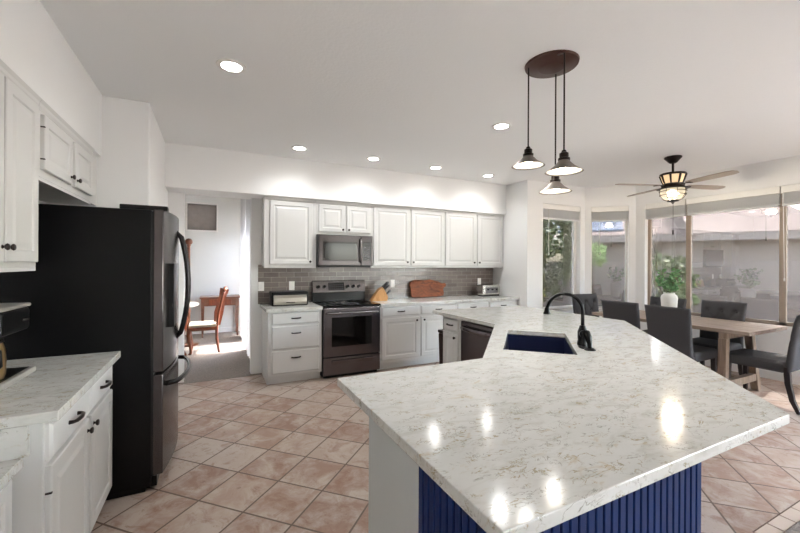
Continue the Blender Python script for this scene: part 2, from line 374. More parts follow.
window('window_7', local((XC - .5, -5), (XC - 2.2, -5)), 1.7, .05, 2.3, pane='clear2')
def blind(label, mx, x0, x1, cords, group='raised white blinds in the nook'):
    t = tag(bpy.data.objects.new('window_blind', None), label, 'blind', group); COL.objects.link(t)
    t.matrix_world = mx @ Matrix.Translation((x0, 0, 2.2)); L = x1 - x0
    MB().box(.004, L - .004, .004, .07, .165, .252).build('headrail', 'trimw', t, bevel=.003)
    s = MB()
    for i in range(15): s.box(.012, L - .012, .012 + .002 * (i % 2), .062, .035 + i * .0085, .040 + i * .0085)
    s.build('slats', 'blind', t)
    MB().box(.012, L - .012, .012, .062, .0, .03).build('bottom_rail', 'blind', t, bevel=.004)
    for cx, zl in cords:
        MB().tube([(cx, .002, .17), (cx, .0, -.1), (cx + .01, .002, zl)], .0032, 6).lathe([(.002, zl), (.008, zl - .01), (.008, zl - .04), (.003, zl - .045)], (cx + .01, .002, 0), 8).build('cord', 'cord', t)
    return t
blind('raised white blind on the narrow window beside the cabinet wall', mx1, 0, .904, [(.13, -.55)])
blind('raised white blind on the diagonal window between two nook corners', mx2, 0, wd1 - wd0, [(.13, -.55)])
blind('raised white blind on the narrow left pane of the big nook window', mx3, 0, .59, [])
blind('wide raised white blind over the middle pane of the big nook window', mx3, .595, 1.645, [])
blind('raised white blind at the right edge of the picture', mx3, 1.65, 2.25, [(.03, -.9)])

# ------------------------------------------------------------------ dining room beyond the opening
FW = 8.66
struct(MB().box(-3.2, .87, FW, FW + .12, 0, 2.12).box(-3.2, -.46, FW, FW + .12, 2.12, 2.65).box(.07, .87, FW, FW + .12, 2.12, 2.65).box(-3.2, .87, FW, FW + .12, 2.65, 3.3).build('wall_dining_far', 'farwall'))
struct(MB().box(-3.32, -3.2, 5.36, FW + .12, 0, 3.3).build('wall_dining_left', 'farwall'))
struct(MB().box(.75, .87, 5.36, 6.05, 0, 3.3).box(.75, .87, 8.25, FW, 0, 3.3).box(.75, .87, 6.05, 8.25, 2.35, 3.3).build('wall_dining_right', 'farwall'))
struct(MB().box(-3.2, .75, 5.36, FW, 3.3, 3.4).build('ceiling_dining', 'ceil'))
struct(MB().box(-3.2, .75, 5.30, 5.36, CZ, 3.3).box(-3.2, -1.25, 5.30, 5.36, 0, CZ).build('wall_dining_near', 'farwall'))
struct(MB().box(-3.2, .75, FW - .014, FW, 0, .1).build('baseboard_dining', 'trimw', bevel=.003))
w5 = struct(MB().box(-.46, .07, FW - .012, FW + .1, 2.09, 2.12).box(-.46, .07, FW - .012, FW + .1, 2.65, 2.68).box(-.49, -.46, FW - .012, FW + .1, 2.09, 2.68).box(.07, .10, FW - .012, FW + .1, 2.09, 2.68).build('window_5', 'framew'))
MB().box(-.46, .07, FW + .06, FW + .066, 2.12, 2.65).build('shade', 'shade', w5)
w6 = struct(MB().box(.79, .84, 6.05, 8.25, 0, .06).box(.79, .84, 6.05, 8.25, 2.29, 2.35).box(.79, .84, 6.05, 6.11, 0, 2.35).box(.79, .84, 8.19, 8.25, 0, 2.35).box(.79, .84, 7.12, 7.18, 0, 2.35).build('window_6', 'framew'))
MB().box(.81, .816, 6.08, 7.15, .03, 2.32).build('pane', 'clear2', w6); MB().box(.81, .816, 7.15, 8.22, .03, 2.32).build('pane', 'clear2', w6)
def curtain(label, y0, y1):
    b = MB(); n = 60; top, bot = [], []
    pr = []
    for i in range(n + 1):
        u = i / n; y = y0 + (y1 - y0) * u; x = .53 + .035 * sin(u * (y1 - y0) / .13 * 2 * pi) + .008 * sin(u * 37)
        pr.append((x, y))
    out = pr + [(x + .006, y) for x, y in pr[::-1]]
    b.poly(out, .012, 2.95)
    return tag(b.build('curtain', 'curtain', smooth='angle'), label, 'curtain', 'pale curtains in the dining room')
curtain('long pale curtain hanging just beyond the right side of the doorway', 5.75, 6.75)
curtain('long pale curtain beside the small desk at the far end of the next room', 7.45, 8.1)

# round dining table (left, mostly behind the refrigerator)
t = thing('round_table', 'round wooden table with pale glossy top beyond the refrigerator', 'table', (-.78, 6.95, 0))
MB().lathe([(.0, .755), (.56, .755), (.585, .765), (.585, .785), (.57, .795), (0, .795)], seg=48, cap=False).build('tabletop', mat('glossy_tabletop', 'B9B0A6', .12), t, smooth='angle')
MB().lathe([(.46, .66), (.47, .66), (.47, .755), (.46, .755)], seg=40).build('apron', 'cherry', t, smooth='angle')
for a in (-32, 58, 148, 238):
    ca, sa = cos(RAD(a)), sin(RAD(a))
    pts = [(.40, .74), (.45, .66), (.475, .56), (.455, .42), (.425, .25), (.43, .10), (.47, .0)]
    MB().tube([(r * ca, r * sa, z) for r, z in pts], [.045, .05, .045, .032, .024, .022, .034], 10).build('leg', 'cherry', t, smooth=True)
# side chair, faces -X
t = thing('side_chair', 'cherry wood side chair with cream seat pulled up to the round table', 'chair', (-.12, 6.93, 0))
MB().box(-.22, .2, -.22, .22, .37, .425).build('seat_rail', 'cherry', t, bevel=.012)
MB().box(-.215, .185, -.21, .21, .425, .47).build('seat_cushion', 'cream', t, bevel=.02, seg=3)
for sy in (-1, 1):
    MB().tube([(-.19, .19 * sy, .40), (-.215, .2 * sy, .30), (-.19, .19 * sy, .15), (-.18, .185 * sy, .04), (-.20, .19 * sy, 0)], [.03, .032, .022, .018, .026], 10).build('leg', 'cherry', t, smooth=True)
    MB().tube([(.22, .17 * sy, 0), (.185, .18 * sy, .22), (.185, .18 * sy, .42), (.215, .18 * sy, .65), (.275, .17 * sy, .92), (.30, .16 * sy, 1.0)], [.018, .02, .022, .02, .018, .018], 8).build('back_leg', 'cherry', t, smooth=True)
MB().tube([(.295, -.2, 1.0), (.31, -.1, 1.02), (.315, 0, 1.03), (.31, .1, 1.02), (.295, .2, 1.0)], [.022, .03, .034, .03, .022], 10).build('crest_rail', 'cherry', t, smooth=True)
MB().tube([(.19, 0, .42), (.215, 0, .62), (.27, 0, .88), (.305, 0, 1.02)], [.05, .07, .055, .07], 4, flat=.12).build('splat', 'cherry', t)
# desk against the far wall
t = thing('writing_desk', 'small dark wooden desk with tapered legs against the far wall', 'desk', (.14, 8.36, 0))
MB().box(-.36, .36, -.24, .24, .755, .785).build('desktop', 'walnut', t, bevel=.004)
MB().box(-.33, .33, -.22, .22, .61, .755).build('apron', 'walnut', t)
d = MB().box(-.2, .2, -.236, -.222, .63, .74).build('drawer', 'cherry', t, bevel=.004)
MB().lathe([(.004, -.236), (.012, -.25), (.012, -.258), (.0, -.26)], (0, 0, .685), 12, 'Y', False).build('knob', 'bronze', d, smooth=True)
for sx in (-1, 1):
    for sy in (-1, 1): MB().tube([(.31 * sx, .2 * sy, .76), (.31 * sx, .2 * sy, .6), (.31 * sx, .2 * sy, 0)], [.026, .026, .013], sq=True).build('leg', 'walnut', t)
# dark post with a knob beside the refrigerator
t = thing('wooden_post', 'dark wooden post with ball top just beyond the refrigerator', 'post', (-.375, 7.55, 0))
MB().lathe([(.16, 0), (.16, .03), (.03, .05), (.026, 1.74), (.04, 1.76)], seg=16).build('pole', 'walnut', t, smooth='angle')
MB().sphere((0, 0, 1.82), .062).build('finial', 'walnut', t, smooth=True)

# ------------------------------------------------------------------ cabinets
DOOR = [(0, 0), (0, -.016), (.004, -.02), (.052, -.02), (.058, -.0125), (.072, -.0125), (.092, -.0185)]
DRAW = [(0, 0), (0, -.011), (.011, -.02)]
def knob(parent, x, z):
    MB().lathe([(.0095, -.02), (.006, -.023), (.0055, -.028), (.013, -.032), (.0155, -.037), (.012, -.042), (.001, -.044)], (x, 0, z), 16, 'Y').build('knob', 'bronze', parent, smooth='angle')
def pull(parent, x, z, w=.1):
    p = [(x - w / 2, -.02, z), (x - w / 2, -.032, z), (x - w / 2 + .012, -.043, z), (x, -.048, z), (x + w / 2 - .012, -.043, z), (x + w / 2, -.032, z), (x + w / 2, -.02, z)]
    MB().tube(p, [.009, .0075, .0075, .009, .0075, .0075, .009], 8).build('pull', 'bronze', parent, smooth=True)
def cabinet(label, loc, rz, w, d, z0, z1, fronts, toe=False, name='upper_cabinet', m='white', group=None, crown=False, hinge=None):
    t = thing(name, label, 'cabinet', loc, rz, group)
    b = MB()
    if toe: b.box(0, w, 0, d, .1, z1)
    else: b.box(0, w, 0, d, z0, z1)
    if not toe and z0 > 1: # recessed underside with a light rail
        b.box(0, w, 0, .02, z0 - .02, z0)
    b.build('body', m, t, bevel=.002)
    if toe: MB().box(0, w, .075, d, 0, .1).build('toe_kick', m, t)
    if crown:
        MB().rings([[Vector((.001, -k * .9, z)), Vector((w - .001, -k * .9, z)), Vector((w - .001, .02, z)), Vector((.001, .02, z))] for k, z in ((.002, z1 - .045), (.012, z1 - .03), (.014, z1 - .016), (.026, z1))]).build('crown', m, t)
    for f in fronts:
        kind, x0, x1, a, c = f[:5]
        o = MB().nested(x0, x1, a, c, DOOR if kind == 'door' else DRAW).build(kind, m, t)
        if kind == 'door':
            if f[5]: knob(o, *f[5])
        else: pull(o, (x0 + x1) / 2, (a + c) / 2 + (.05 if c - a > .2 else 0), f[5] if len(f) > 5 else .1)
        if len(f) > 6:
            for hz in f[6][1:]:
                MB().box(f[6][0] - .006, f[6][0] + .004, -.0212, -.002, hz - .003, hz + .003).build('hinge', 'bronze', o)
    return t
YF, XFL = 4.975, -.816
UZ0, UZ1 = 1.41, 2.30
G1 = 'white cabinets above the back counter'
cabinet('white single-door upper cabinet left of the microwave', (.578, YF, 0), 0, .66, YB - YF - .012, UZ0, UZ1, [('door', .066, .604, 1.44, 2.245, (.575, 1.475))], group=G1, crown=1)
cabinet('short white two-door cabinet directly above the microwave', (1.239, YF, 0), 0, .787, YB - YF - .012, 1.86, UZ1, [('door', .03, .392, 1.88, 2.245, (.362, 1.915)), ('door', .42, .768, 1.88, 2.245, (.448, 1.915))], group=G1, crown=1)
cabinet('white two-door upper cabinet right of the microwave, above the knife block', (2.027, YF, 0), 0, 1.248, YB - YF - .012, UZ0, UZ1, [('door', .036, .612, 1.425, 2.265, (.578, 1.475)), ('door', .645, 1.232, 1.425, 2.265, (.68, 1.475))], group=G1, crown=1)
cabinet('white two-door upper cabinet in the right corner, above the toaster', (3.276, YF, 0), 0, XR - 3.276 - .002, YB - YF - .012, UZ0, UZ1, [('door', .014, .604, 1.425, 2.268, (.57, 1.475)), ('door', .642, 1.185, 1.425, 2.268, (.676, 1.475))], group=G1, crown=1)
G2 = 'white cabinets above the left counter'
R90 = pi / 2
cabinet('tall white two-door upper cabinet at the left edge above the coffee maker', (XFL, 1.80, 0), R90, .77, .31, 1.43, UZ1, [('door', .02, .385, 1.455, 2.255, (.37, 1.52)), ('door', .405, .74, 1.455, 2.255, (.424, 1.52))], group=G2, crown=1)
cabinet('white two-door cabinet above the black refrigerator', (XFL, 2.572, 0), R90, .965, .31, 1.905, UZ1, [('door', .045, .485, 1.945, 2.235, (.455, 1.99), (.045, 2.17, 2.0)), ('door', .545, .935, 1.945, 2.235, (.575, 1.99))], group=G2, crown=1)
struct(MB().box(XL, -.83, 3.538, 3.757, 1.905, 2.30).build('trim_1', 'white'))
# lower cabinets
YL = 4.63
cabinet('white three-drawer base cabinet left of the range', (.585, YL, 0), 0, .642, YB - YL - .01, 0, .876, [('drawer', .043, .605, .72, .862), ('drawer', .043, .605, .425, .70), ('drawer', .043, .605, .135, .405)], True, 'base_cabinet', group='white base cabinets on the back wall')
cabinet('white base cabinet right of the range, two drawers over two doors', (2.022, YL, 0), 0, 1.235, YB - YL - .01, 0, .876, [('drawer', .02, .6, .735, .858), ('drawer', .632, 1.21, .735, .858), ('door', .02, .6, .145, .705, (.555, .66)), ('door', .632, 1.21, .145, .705, (.675, .66))], True, 'base_cabinet', group='white base cabinets on the back wall')
cabinet('white base cabinet at the right end under the toaster', (3.258, YL, 0), 0, XR - 3.258 - .002, YB - YL - .01, 0, .876, [('drawer', .02, .595, .735, .858), ('drawer', .625, 1.19, .735, .858), ('door', .02, .595, .145, .705, (.555, .66)), ('door', .625, 1.19, .145, .705, (.66, .66))], True, 'base_cabinet', group='white base cabinets on the back wall')
cabinet('white base cabinet beside the black refrigerator under the coffee maker', (-.55, 1.80, 0), R90, 1.0, .575, 0, .876, [('drawer', .02, .5, .72, .858, .11), ('drawer', .53, .965, .72, .858, .11), ('door', .02, .5, .12, .70, (.465, .65), (.02, .6)), ('door', .53, .965, .12, .70, (.565, .65))], True, 'base_cabinet', group=G2)
t = thing('desk_cabinet', 'low white desk unit under the lower stone top at lower left', 'desk', (-.64, .9, 0), R90)
MB().box(0, .895, 0, .485, 0, .725).build('body', 'white', t, bevel=.002)
for (a, c) in ((.42, .7), (.12, .4)):
    o = MB().nested(.02, .43, a, c, DRAW).build('drawer', 'white', t); pull(o, .225, (a + c) / 2)
o = MB().nested(.45, .87, .12, .7, DOOR).build('door', 'white', t); knob(o, .49, .62)

# ------------------------------------------------------------------ countertops
def top(label, pts, z0=.876, z1=.914, hole=None, bevel=.003):
    bm = bmesh.new(); edges = []
    for loop in ([pts] + ([hole] if hole else [])):
        vs = [bm.verts.new((x, y, z0)) for x, y in loop]
        for i in range(len(vs)): edges.append(bm.edges.new((vs[i], vs[(i + 1) % len(vs)])))
    bmesh.ops.triangle_fill(bm, use_beauty=True, use_dissolve=False, edges=edges)
    r = bmesh.ops.extrude_face_region(bm, geom=list(bm.faces))
    bmesh.ops.translate(bm, vec=(0, 0, z1 - z0), verts=[e for e in r['geom'] if isinstance(e, bmesh.types.BMVert)])
    b = MB(); b.bm.free(); b.bm = bm
    return tag(b.build('countertop', 'quartz', bevel=bevel), label, 'countertop')
top('speckled stone countertop over the drawers left of the range', [(.56, 4.584), (1.228, 4.584), (1.228, YB - .009), (.56, YB - .009)])
top('long speckled stone countertop right of the range with toaster and carved board', [(2.016, 4.584), (XR - .003, 4.584), (XR - .003, YB - .009), (2.016, YB - .009)])
top('speckled stone countertop under the coffee maker beside the refrigerator', [(XL + .002, 1.775), (-.50, 1.775), (-.50, 2.812), (XL + .002, 2.812)])
top('lower speckled stone desk top at the left edge', [(XL + .002, .85), (-.60, .85), (-.60, 1.795), (XL + .002, 1.795)], .726, .762)
tag(MB().box(XL + .002, -.585, 1.777, 1.797, .764, .874).build('backsplash_strip', 'quartz'), 'upright stone strip between lower desk top and upper counter', 'backsplash')
S45 = 1 / sqrt(2)
SK = Vector((2.066, 1.94)); U = Vector((S45, S45)); V = Vector((S45, -S45))
def sk(a, b): p = SK + U * a + V * b; return (p.x, p.y)
hole = [sk(-.37, -.215), sk(.37, -.215), sk(.37, .215), sk(-.37, .215)]
ISL = [(.528, .583), (1.886, .583), (3.56, 2.257), (3.56, 3.711), (2.284, 3.711), (2.284, 2.639), (1.392, 1.713), (.528, 1.713)]
o = top('large white and grey speckled stone island countertop with sink cutout', ISL, .878, .914, hole)
# ------------------------------------------------------------------ island base
t = thing('kitchen_island', 'angled island base with navy beadboard and pale grey end panel', 'island', (0, 0, 0))
def panel_run(b, p0, p1, th, z0, z1):
    d = Vector((p1[0] - p0[0], p1[1] - p0[1], 0)); L = d.length; d.normalize(); n = Vector((-d.y, d.x, 0))
    mx = Matrix(((d.x, n.x, 0, p0[0]), (d.y, n.y, 0, p0[1]), (0, 0, 1, 0), (0, 0, 0, 1))); b.box(0, L, 0, th, z0, z1, mx); return mx, L
BP = [(.66, .75), (1.63, .75), (3.26, 2.38), (3.26, 3.56), (2.33, 3.56), (2.33, 2.62), (1.345, 1.635), (.66, 1.635)]
b = MB(); panel_run(b, (.66, 1.635), (.66, 1.15), .02, 0, .876); b.build('end_panel', 'island', t)
b = MB()
for i, j in ((0, 1), (1, 2), (2, 3), (3, 4)): panel_run(b, BP[i], BP[j], .02, 0, .876)
panel_run(b, (.66, 1.15), (.66, .75), .02, 0, .876)
b.build('back_panel', 'navy', t)
b = MB(); panel_run(b, BP[7 - 1], (.6805, 1.635), .02, .1, .876); b.build('kitchen_side', 'white', t)
b = MB(); panel_run(b, BP[5], BP[6], .02, .1, .876); b.build('sink_front', 'white', t)
b = MB(); panel_run(b, (2.33, 3.56), (2.33, 3.225), .02, .1, .876); b.box(2.35, 2.9, 3.215, 3.235, .1, .876); b.box(2.40, 2.42, 2.64, 3.56, 0, .1); b.build('cabinet_face', 'white', t)
def bead(p0, p1):
    d = Vector((p1[0] - p0[0], p1[1] - p0[1], 0)); L = d.length; d.normalize(); n = Vector((-d.y, d.x, 0))
    mx = Matrix(((d.x, n.x, 0, p0[0]), (d.y, n.y, 0, p0[1]), (0, 0, 1, 0), (0, 0, 0, 1)))
    b = MB(); k = max(1, round(L / .038)); w = L / k
    for i in range(k):
        x = i * w
        b.rings([[Vector((x + .003 + q, y, 0)), Vector((x + w - .003 - q, y, 0)), Vector((x + w - .003 - q, y, .874)), Vector((x + .003 + q, y, .874))] for q, y in ((0, 0), (0, -.007), (.003, -.010))])
        b.tube([(x, -.003, 0), (x, -.003, .874)], .0025, 6)
    return b.build('beadboard', 'navy', t, mx=mx)
bead(BP[0], BP[1]); bead(BP[1], BP[2]); bead((.66, 1.15), (.66, .75))
def onface(o, mx): o.matrix_local = mx; return o
FM = Matrix.Translation((2.33, 3.56, 0)) @ Matrix.Rotation(-pi / 2, 4, 'Z')      # local x -> -Y, front -> -X
o = onface(MB().nested(.03, .305, .735, .855, DRAW).build('drawer', 'white', t), FM); pull(o, .17, .795, .1)
o = onface(MB().nested(.03, .305, .13, .71, DOOR).build('door', 'white', t), FM); knob(o, .26, .665)
# dishwasher (front faces -X)
t = thing('dishwasher', 'dark stainless dishwasher built into the island', 'dishwasher', (2.335, 3.205, 0), -pi / 2)
MB().box(0, .565, .02, .55, .105, .862).build('tub', 'blackm', t)
dr = MB().box(0, .565, -.018, .018, .13, .862).build('door', 'bsteel2', t, bevel=.006)
MB().tube([(.06, -.02, .80), (.06, -.05, .80), (.12, -.062, .795), (.28, -.066, .793), (.44, -.062, .795), (.505, -.05, .80), (.505, -.02, .80)], [.012, .013, .014, .014, .014, .013, .012], 10, flat=1.5).build('handle', 'bsteel2', dr, smooth=True)
MB().box(.01, .555, .05, .06, 0, .105).build('kick_plate', 'black', t)
# bin at the far end of the island
t = thing('trash_bin', 'tall dark brown bin at the far end of the island', 'bin', (2.585, 3.72, 0))
b = MB(); b.rings([[Vector((sx * w, sy * dd, z)) for sx, sy in ((-1, -1), (1, -1), (1, 1), (-1, 1))] for w, dd, z in ((.125, .11, 0), (.14, .125, .62))]); b.build('body', mat('dark_bin', '33231F', .35, .3), t, bevel=.015, seg=3)
MB().box(-.145, .145, -.13, .13, .622, .66).build('lid', mat('dark_bin_lid', '2A1C19', .35), t, bevel=.012, seg=3)
# sink
RU = Matrix(((U.x, V.x, 0, SK.x), (U.y, V.y, 0, SK.y), (0, 0, 1, 0), (0, 0, 0, 1)))
t = thing('kitchen_sink', 'deep navy undermount sink set in the island countertop', 'sink', (SK.x, SK.y, .66), pi / 4)
b = MB(); q = lambda a, c, z: [Vector((a, -c, z)), Vector((a, c, z)), Vector((-a, c, z)), Vector((-a, -c, z))]
b.rings([q(.39, .235, .214), q(.37, .215, .214), q(.365, .21, .06), q(.34, .185, .03), q(.03, .03, .024)], False, True)
b.rings([q(.39, .235, .214), q(.385, .23, .0), q(.03, .03, -.004)], False, True)
b.build('bowl', 'sink', t)
MB().lathe([(.045, .025), (.045, .03), (.03, .031), (.028, .026)], seg=20).build('drain', 'steel', t, smooth='angle')
# faucet
fx, fy = 2.18, 1.664
t = thing('kitchen_faucet', 'matte black gooseneck faucet standing behind the island sink', 'faucet', (fx, fy, .9145), 3 * pi / 4)
MB().lathe([(.0, 0), (.034, 0), (.034, .006), (.03, .012), (0, .012)], seg=28, cap=False, sx=.85, sy=2.3).build('base_plate', 'black', t, smooth='angle')
MB().lathe([(.0, .012), (.034, .012), (.033, .03), (.028, .045), (.031, .06), (.031, .10), (.024, .118), (.018, .14), (0, .14)], seg=24, cap=False).build('body', 'black', t, smooth='angle')
pts = [(0, 0, .12), (0, 0, .20)] + [(.108 - .108 * cos(a), 0, .235 + .108 * sin(a)) for a in [pi * i / 14 for i in range(0, 14)]] + [(.217, 0, .25), (.219, 0, .245)]
MB().tube(pts, .0115, 14).build('spout', 'black', t, smooth=True)
MB().lathe([(.0, .25), (.014, .248), (.016, .236), (.016, .226), (.023, .212), (.023, .204), (0, .204)], (.219, 0, 0), 20, cap=False).build('spray_head', 'black', t, smooth='angle')
h = MB(); h.tube([(0, .0, .085), (-.0, .05, .09)], [.024, .024], 16); h.tube([(-.01, .045, .10), (-.012, .075, .105), (-.02, .088, .08), (-.028, .092, .045), (-.03, .093, .012)], [.014, .025, .024, .017, .014], 14, flat=.8)
h.lathe([(0, 0), (.034, 0), (.034, .006), (.02, .014), (0, .014)], (-.03, .093, 0), 20, cap=False)
h.build('lever', 'black', t, smooth='angle')

# ------------------------------------------------------------------ refrigerator (front faces +X)
t = thing('refrigerator', 'black french-door refrigerator with dark stainless doors', 'refrigerator', (-.345, 2.825, 0), R90)
FWD, FH = .905, 1.80          # local x along +Y, front -> +X is local -y
MB().box(0, FWD, 0, .735, .035, FH - .012).build('case', 'fridgeside', t, bevel=.006)
MB().box(.02, FWD - .02, .03, .72, 0, .035).build('base', 'black', t)
MB().box(.03, FWD - .03, -.03, .04, .02, .085).build('kick_grille', 'black', t)
def fdoor(x0, x1, z0, z1, name):
    pts = []; n = 14
    for i in range(n + 1):
        x = x0 + (x1 - x0) * i / n; u = (x - FWD / 2) / (FWD / 2)
        pts.append((x, -.062 - .05 * (1 - u * u)))
    pts += [(x1, -.006), (x0, -.006)]
    b = MB(); b.poly(pts, z0, z1); o = b.build(name, 'fsteel', t, bevel=.006, smooth='angle'); return o
d1 = fdoor(.003, FWD / 2 - .003, .755, FH - .005, 'door'); d2 = fdoor(FWD / 2 + .003, FWD - .003, .755, FH - .005, 'door'); d3 = fdoor(.003, FWD - .003, .1, .738, 'freezer_drawer')
MB().box(-.0, FWD, -.012, .0, .1, FH - .02).build('gasket', 'dark', t)
hb = MB(); hb.box(.01, .09, -.085, .17, FH - .012, FH + .018); hb.build('hinge_cover', 'black', t, bevel=.006)
hb = MB(); hb.box(FWD - .09, FWD - .01, -.085, .17, FH - .012, FH + .018); hb.build('hinge_cover', 'black', t, bevel=.006)
for o, hx in ((d1, FWD / 2 - .05), (d2, FWD / 2 + .05)):
    z0, z1 = .90, 1.68; n = 12
    MB().tube([(hx, -.10, z0)] + [(hx, -.118 - .062 * sin(pi * (i + .5) / n) ** .7, z0 + (z1 - z0) * (i + .5) / n) for i in range(n)] + [(hx, -.10, z1)], .0135, 10, flat=1.2).build('handle', 'handlem', o, smooth=True)
n = 14
MB().tube([(.07, -.075, .66)] + [(.07 + (FWD - .14) * (i + .5) / n, -.115 - .075 * sin(pi * (i + .5) / n) ** .7, .66) for i in range(n)] + [(FWD - .07, -.075, .66)], .014, 10, flat=1.2).build('handle', 'handlem', d3, smooth=True)
dp = MB().box(.12, .33, -.115, -.07, 1.02, 1.45).build('dispenser', 'black', d1, bevel=.004)

# ------------------------------------------------------------------ range
t = thing('kitchen_range', 'dark stainless electric range with glass oven door', 'range', (1.236, 4.60, 0))
RW = .772
MB().box(0, RW, .03, .60, .03, .895).build('body', 'blackm', t)
MB().box(.02, RW - .02, .05, .58, 0, .03).build('base', 'black', t)
MB().box(-.004, RW + .004, -.015, .56, .895, .918).build('cooktop', 'oven', t, bevel=.006)
cb = MB().box(0, RW, .555, .625, .918, 1.045).build('backguard', 'black', t, bevel=.004)
cp = MB().rings([[Vector((x, y, z)) for x in (0,) for y, z in ((.53, 1.045), (.625, 1.045), (.625, 1.21), (.57, 1.21))], [Vector((RW, y, z)) for y, z in ((.53, 1.045), (.625, 1.045), (.625, 1.21), (.57, 1.21))]]).build('control_panel', 'bsteel', t, bevel=.008, seg=3)
nrm = Vector((0, -.165, .04)).normalized()
def pan(x, s): return Vector((x, .53 + .04 * s, 1.045 + .165 * s))
for x in (.075, .16, .50, .585, .67):
    a = pan(x, .48); MB().tube([a, a + nrm * .008, a + nrm * .026], [.027, .024, .021], 16).build('knob', 'black', cp, smooth='angle')
a = pan(.335, .5); M3 = Matrix.Translation(a) @ Matrix.Rotation(atan2(.04, .165) * -1, 4, 'X')
MB().box(-.115, .115, -.004, .01, -.055, .055, M3).build('display', 'panel', cp)
b = MB()
for r_ in range(3):
    for c_ in range(7): b.box(-.1 + c_ * .03, -.085 + c_ * .03, -.0055, -.003, -.04 + r_ * .028, -.032 + r_ * .028, M3)
b.build('keypad', mat('key_mark', '4C4C52', .5), cp)
od = MB().box(.004, RW - .004, -.018, .03, .275, .885).build('oven_door', 'bsteel2', t, bevel=.008, seg=3)
MB().box(.105, RW - .125, -.021, -.015, .40, .77).build('oven_window', 'oven', od, bevel=.01)
MB().tube([(.05, -.018, .825), (.05, -.055, .825), (.09, -.066, .825), (RW / 2, -.07, .825), (RW - .09, -.066, .825), (RW - .05, -.055, .825), (RW - .05, -.018, .825)], .0125, 10).build('oven_handle', 'bsteel', od, smooth=True)
sd = MB().box(.004, RW - .004, -.016, .03, .045, .262).build('storage_drawer', 'bsteel2', t, bevel=.006)
MB().rings([[Vector((x, y, z)) for y, z in ((-.018, .175), (-.032, .215), (-.036, .228), (-.016, .232))] for x in (.11, RW - .11)]).build('grip', 'bsteel2', sd, bevel=.003)
b = MB()
for x, y, r in ((.2, .15, .105), (.58, .15, .085), (.2, .42, .08), (.58, .42, .105)): b.lathe([(r, .9183), (r, .9188), (r - .004, .9188), (r - .004, .9183)], (x, y, 0), 36)
b.build('burner_mark', 'grey', t)
# ------------------------------------------------------------------ microwave
t = thing('microwave', 'dark stainless over-range microwave under the short cabinet', 'microwave', (1.242, 4.90, 1.40))
MW = .772
MB().box(0, MW, .02, .325, .02, .438).build('body', 'blackm', t, bevel=.003)
MB().box(.01, MW - .01, .03, .33, .0, .02).build('vent_base', 'black', t)
md = MB().box(.0, .60, -.02, .02, .022, .436).build('door', 'msteel', t, bevel=.008, seg=3)
MB().box(.06, .545, -.0235, -.016, .09, .345).build('window_panel', 'oven', md, bevel=.01)
MB().box(.085, .52, -.0245, -.02, .115, .32).build('window_mesh', mat('microwave_mesh', '1B1C1E', .1, 0, .35), md)
MB().tube([(.585, -.02, .385), (.585, -.05, .38), (.585, -.062, .33), (.585, -.064, .235), (.585, -.062, .13), (.585, -.05, .08), (.585, -.02, .075)], .012, 10).build('handle', 'bsteel', md, smooth=True)
mp_ = MB().box(.603, MW, -.016, .02, .022, .436).build('control_panel', 'msteel', t, bevel=.006)
MB().box(.625, MW - .025, -.019, -.012, .09, .35).build('keypad_panel', 'panel', mp_, bevel=.01)
b = MB()
for r_ in range(7):
    for c_ in range(3): b.box(.643 + c_ * .034, .662 + c_ * .034, -.0202, -.0185, .105 + r_ * .028, .115 + r_ * .028)
b.build('keypad', mat('key_mark_grey', '4A4A50', .5), mp_)

# ------------------------------------------------------------------ things on the counters
CT = .9145
t = thing('bread_box', 'silver and black bread box on the counter left of the range', 'bread box', (.885, 4.98, CT))
MB().box(-.225, .225, -.11, .12, 0, .175).build('body', 'black', t, bevel=.012)
ld = MB().rings([[Vector((x, y, z)) for y, z in ((-.125, .015), (-.135, .05), (-.128, .10), (-.105, .145), (-.10, .145), (-.10, .015))] for x in (-.205, .205)]).build('lid', 'bread', t, bevel=.004)
MB().tube([(-.05, -.135, .045), (-.05, -.148, .045), (.05, -.148, .045), (.05, -.135, .045)], .006, 8).build('handle', 'bronze', ld, smooth=True)
t = thing('toaster', 'small silver four-slot toaster in the right counter corner', 'toaster', (4.20, 5.02, CT))
MB().box(-.185, .185, -.09, .09, .012, .19).build('housing', 'steel', t, bevel=.03, seg=4)
MB().box(-.165, .165, -.085, .085, 0, .03).build('base', 'black', t, bevel=.006)
MB().box(-.125, .125, -.0935, -.088, .05, .145).build('front_panel', 'grey', t, bevel=.004)
for x in (-.09, .0, .09): MB().box(x - .014, x + .014, -.115, -.092, .10, .125).build('lever', 'black', t, bevel=.004)
for x in (-.1, -.035, .035, .1): MB().box(x - .012, x + .012, -.07, .07, .1895, .1915).build('slot', 'dark', t)
# live-edge cutting board leaning on the backsplash
b = MB(); random.seed(3)
out = []
pf = [(-.33, .03), (-.325, .12), (-.335, .19), (-.315, .25), (-.25, .275), (-.16, .28), (-.06, .27), (.04, .285), (.14, .262), (.2, .25), (.24, .225), (.27, .215), (.33, .22), (.345, .19), (.335, .165), (.30, .15), (.275, .12), (.28, .06), (.26, .012), (.15, .0), (.0, .006), (-.12, .0), (-.25, .0), (-.31, .008)]
tilt = Matrix.Translation((3.10, 5.135, CT + .008)) @ Matrix.Rotation(-.28, 4, 'X')
b.rings([[tilt @ Vector((x * k + .0, y, z * k + (1 - k) * .14)) for x, z in pf] for k, y in ((.985, -.014), (1, -.009), (1, .009), (.985, .014))])
tag(b.build('cutting_board', 'board'), 'red-brown live-edge wooden board leaning on the backsplash', 'cutting board')
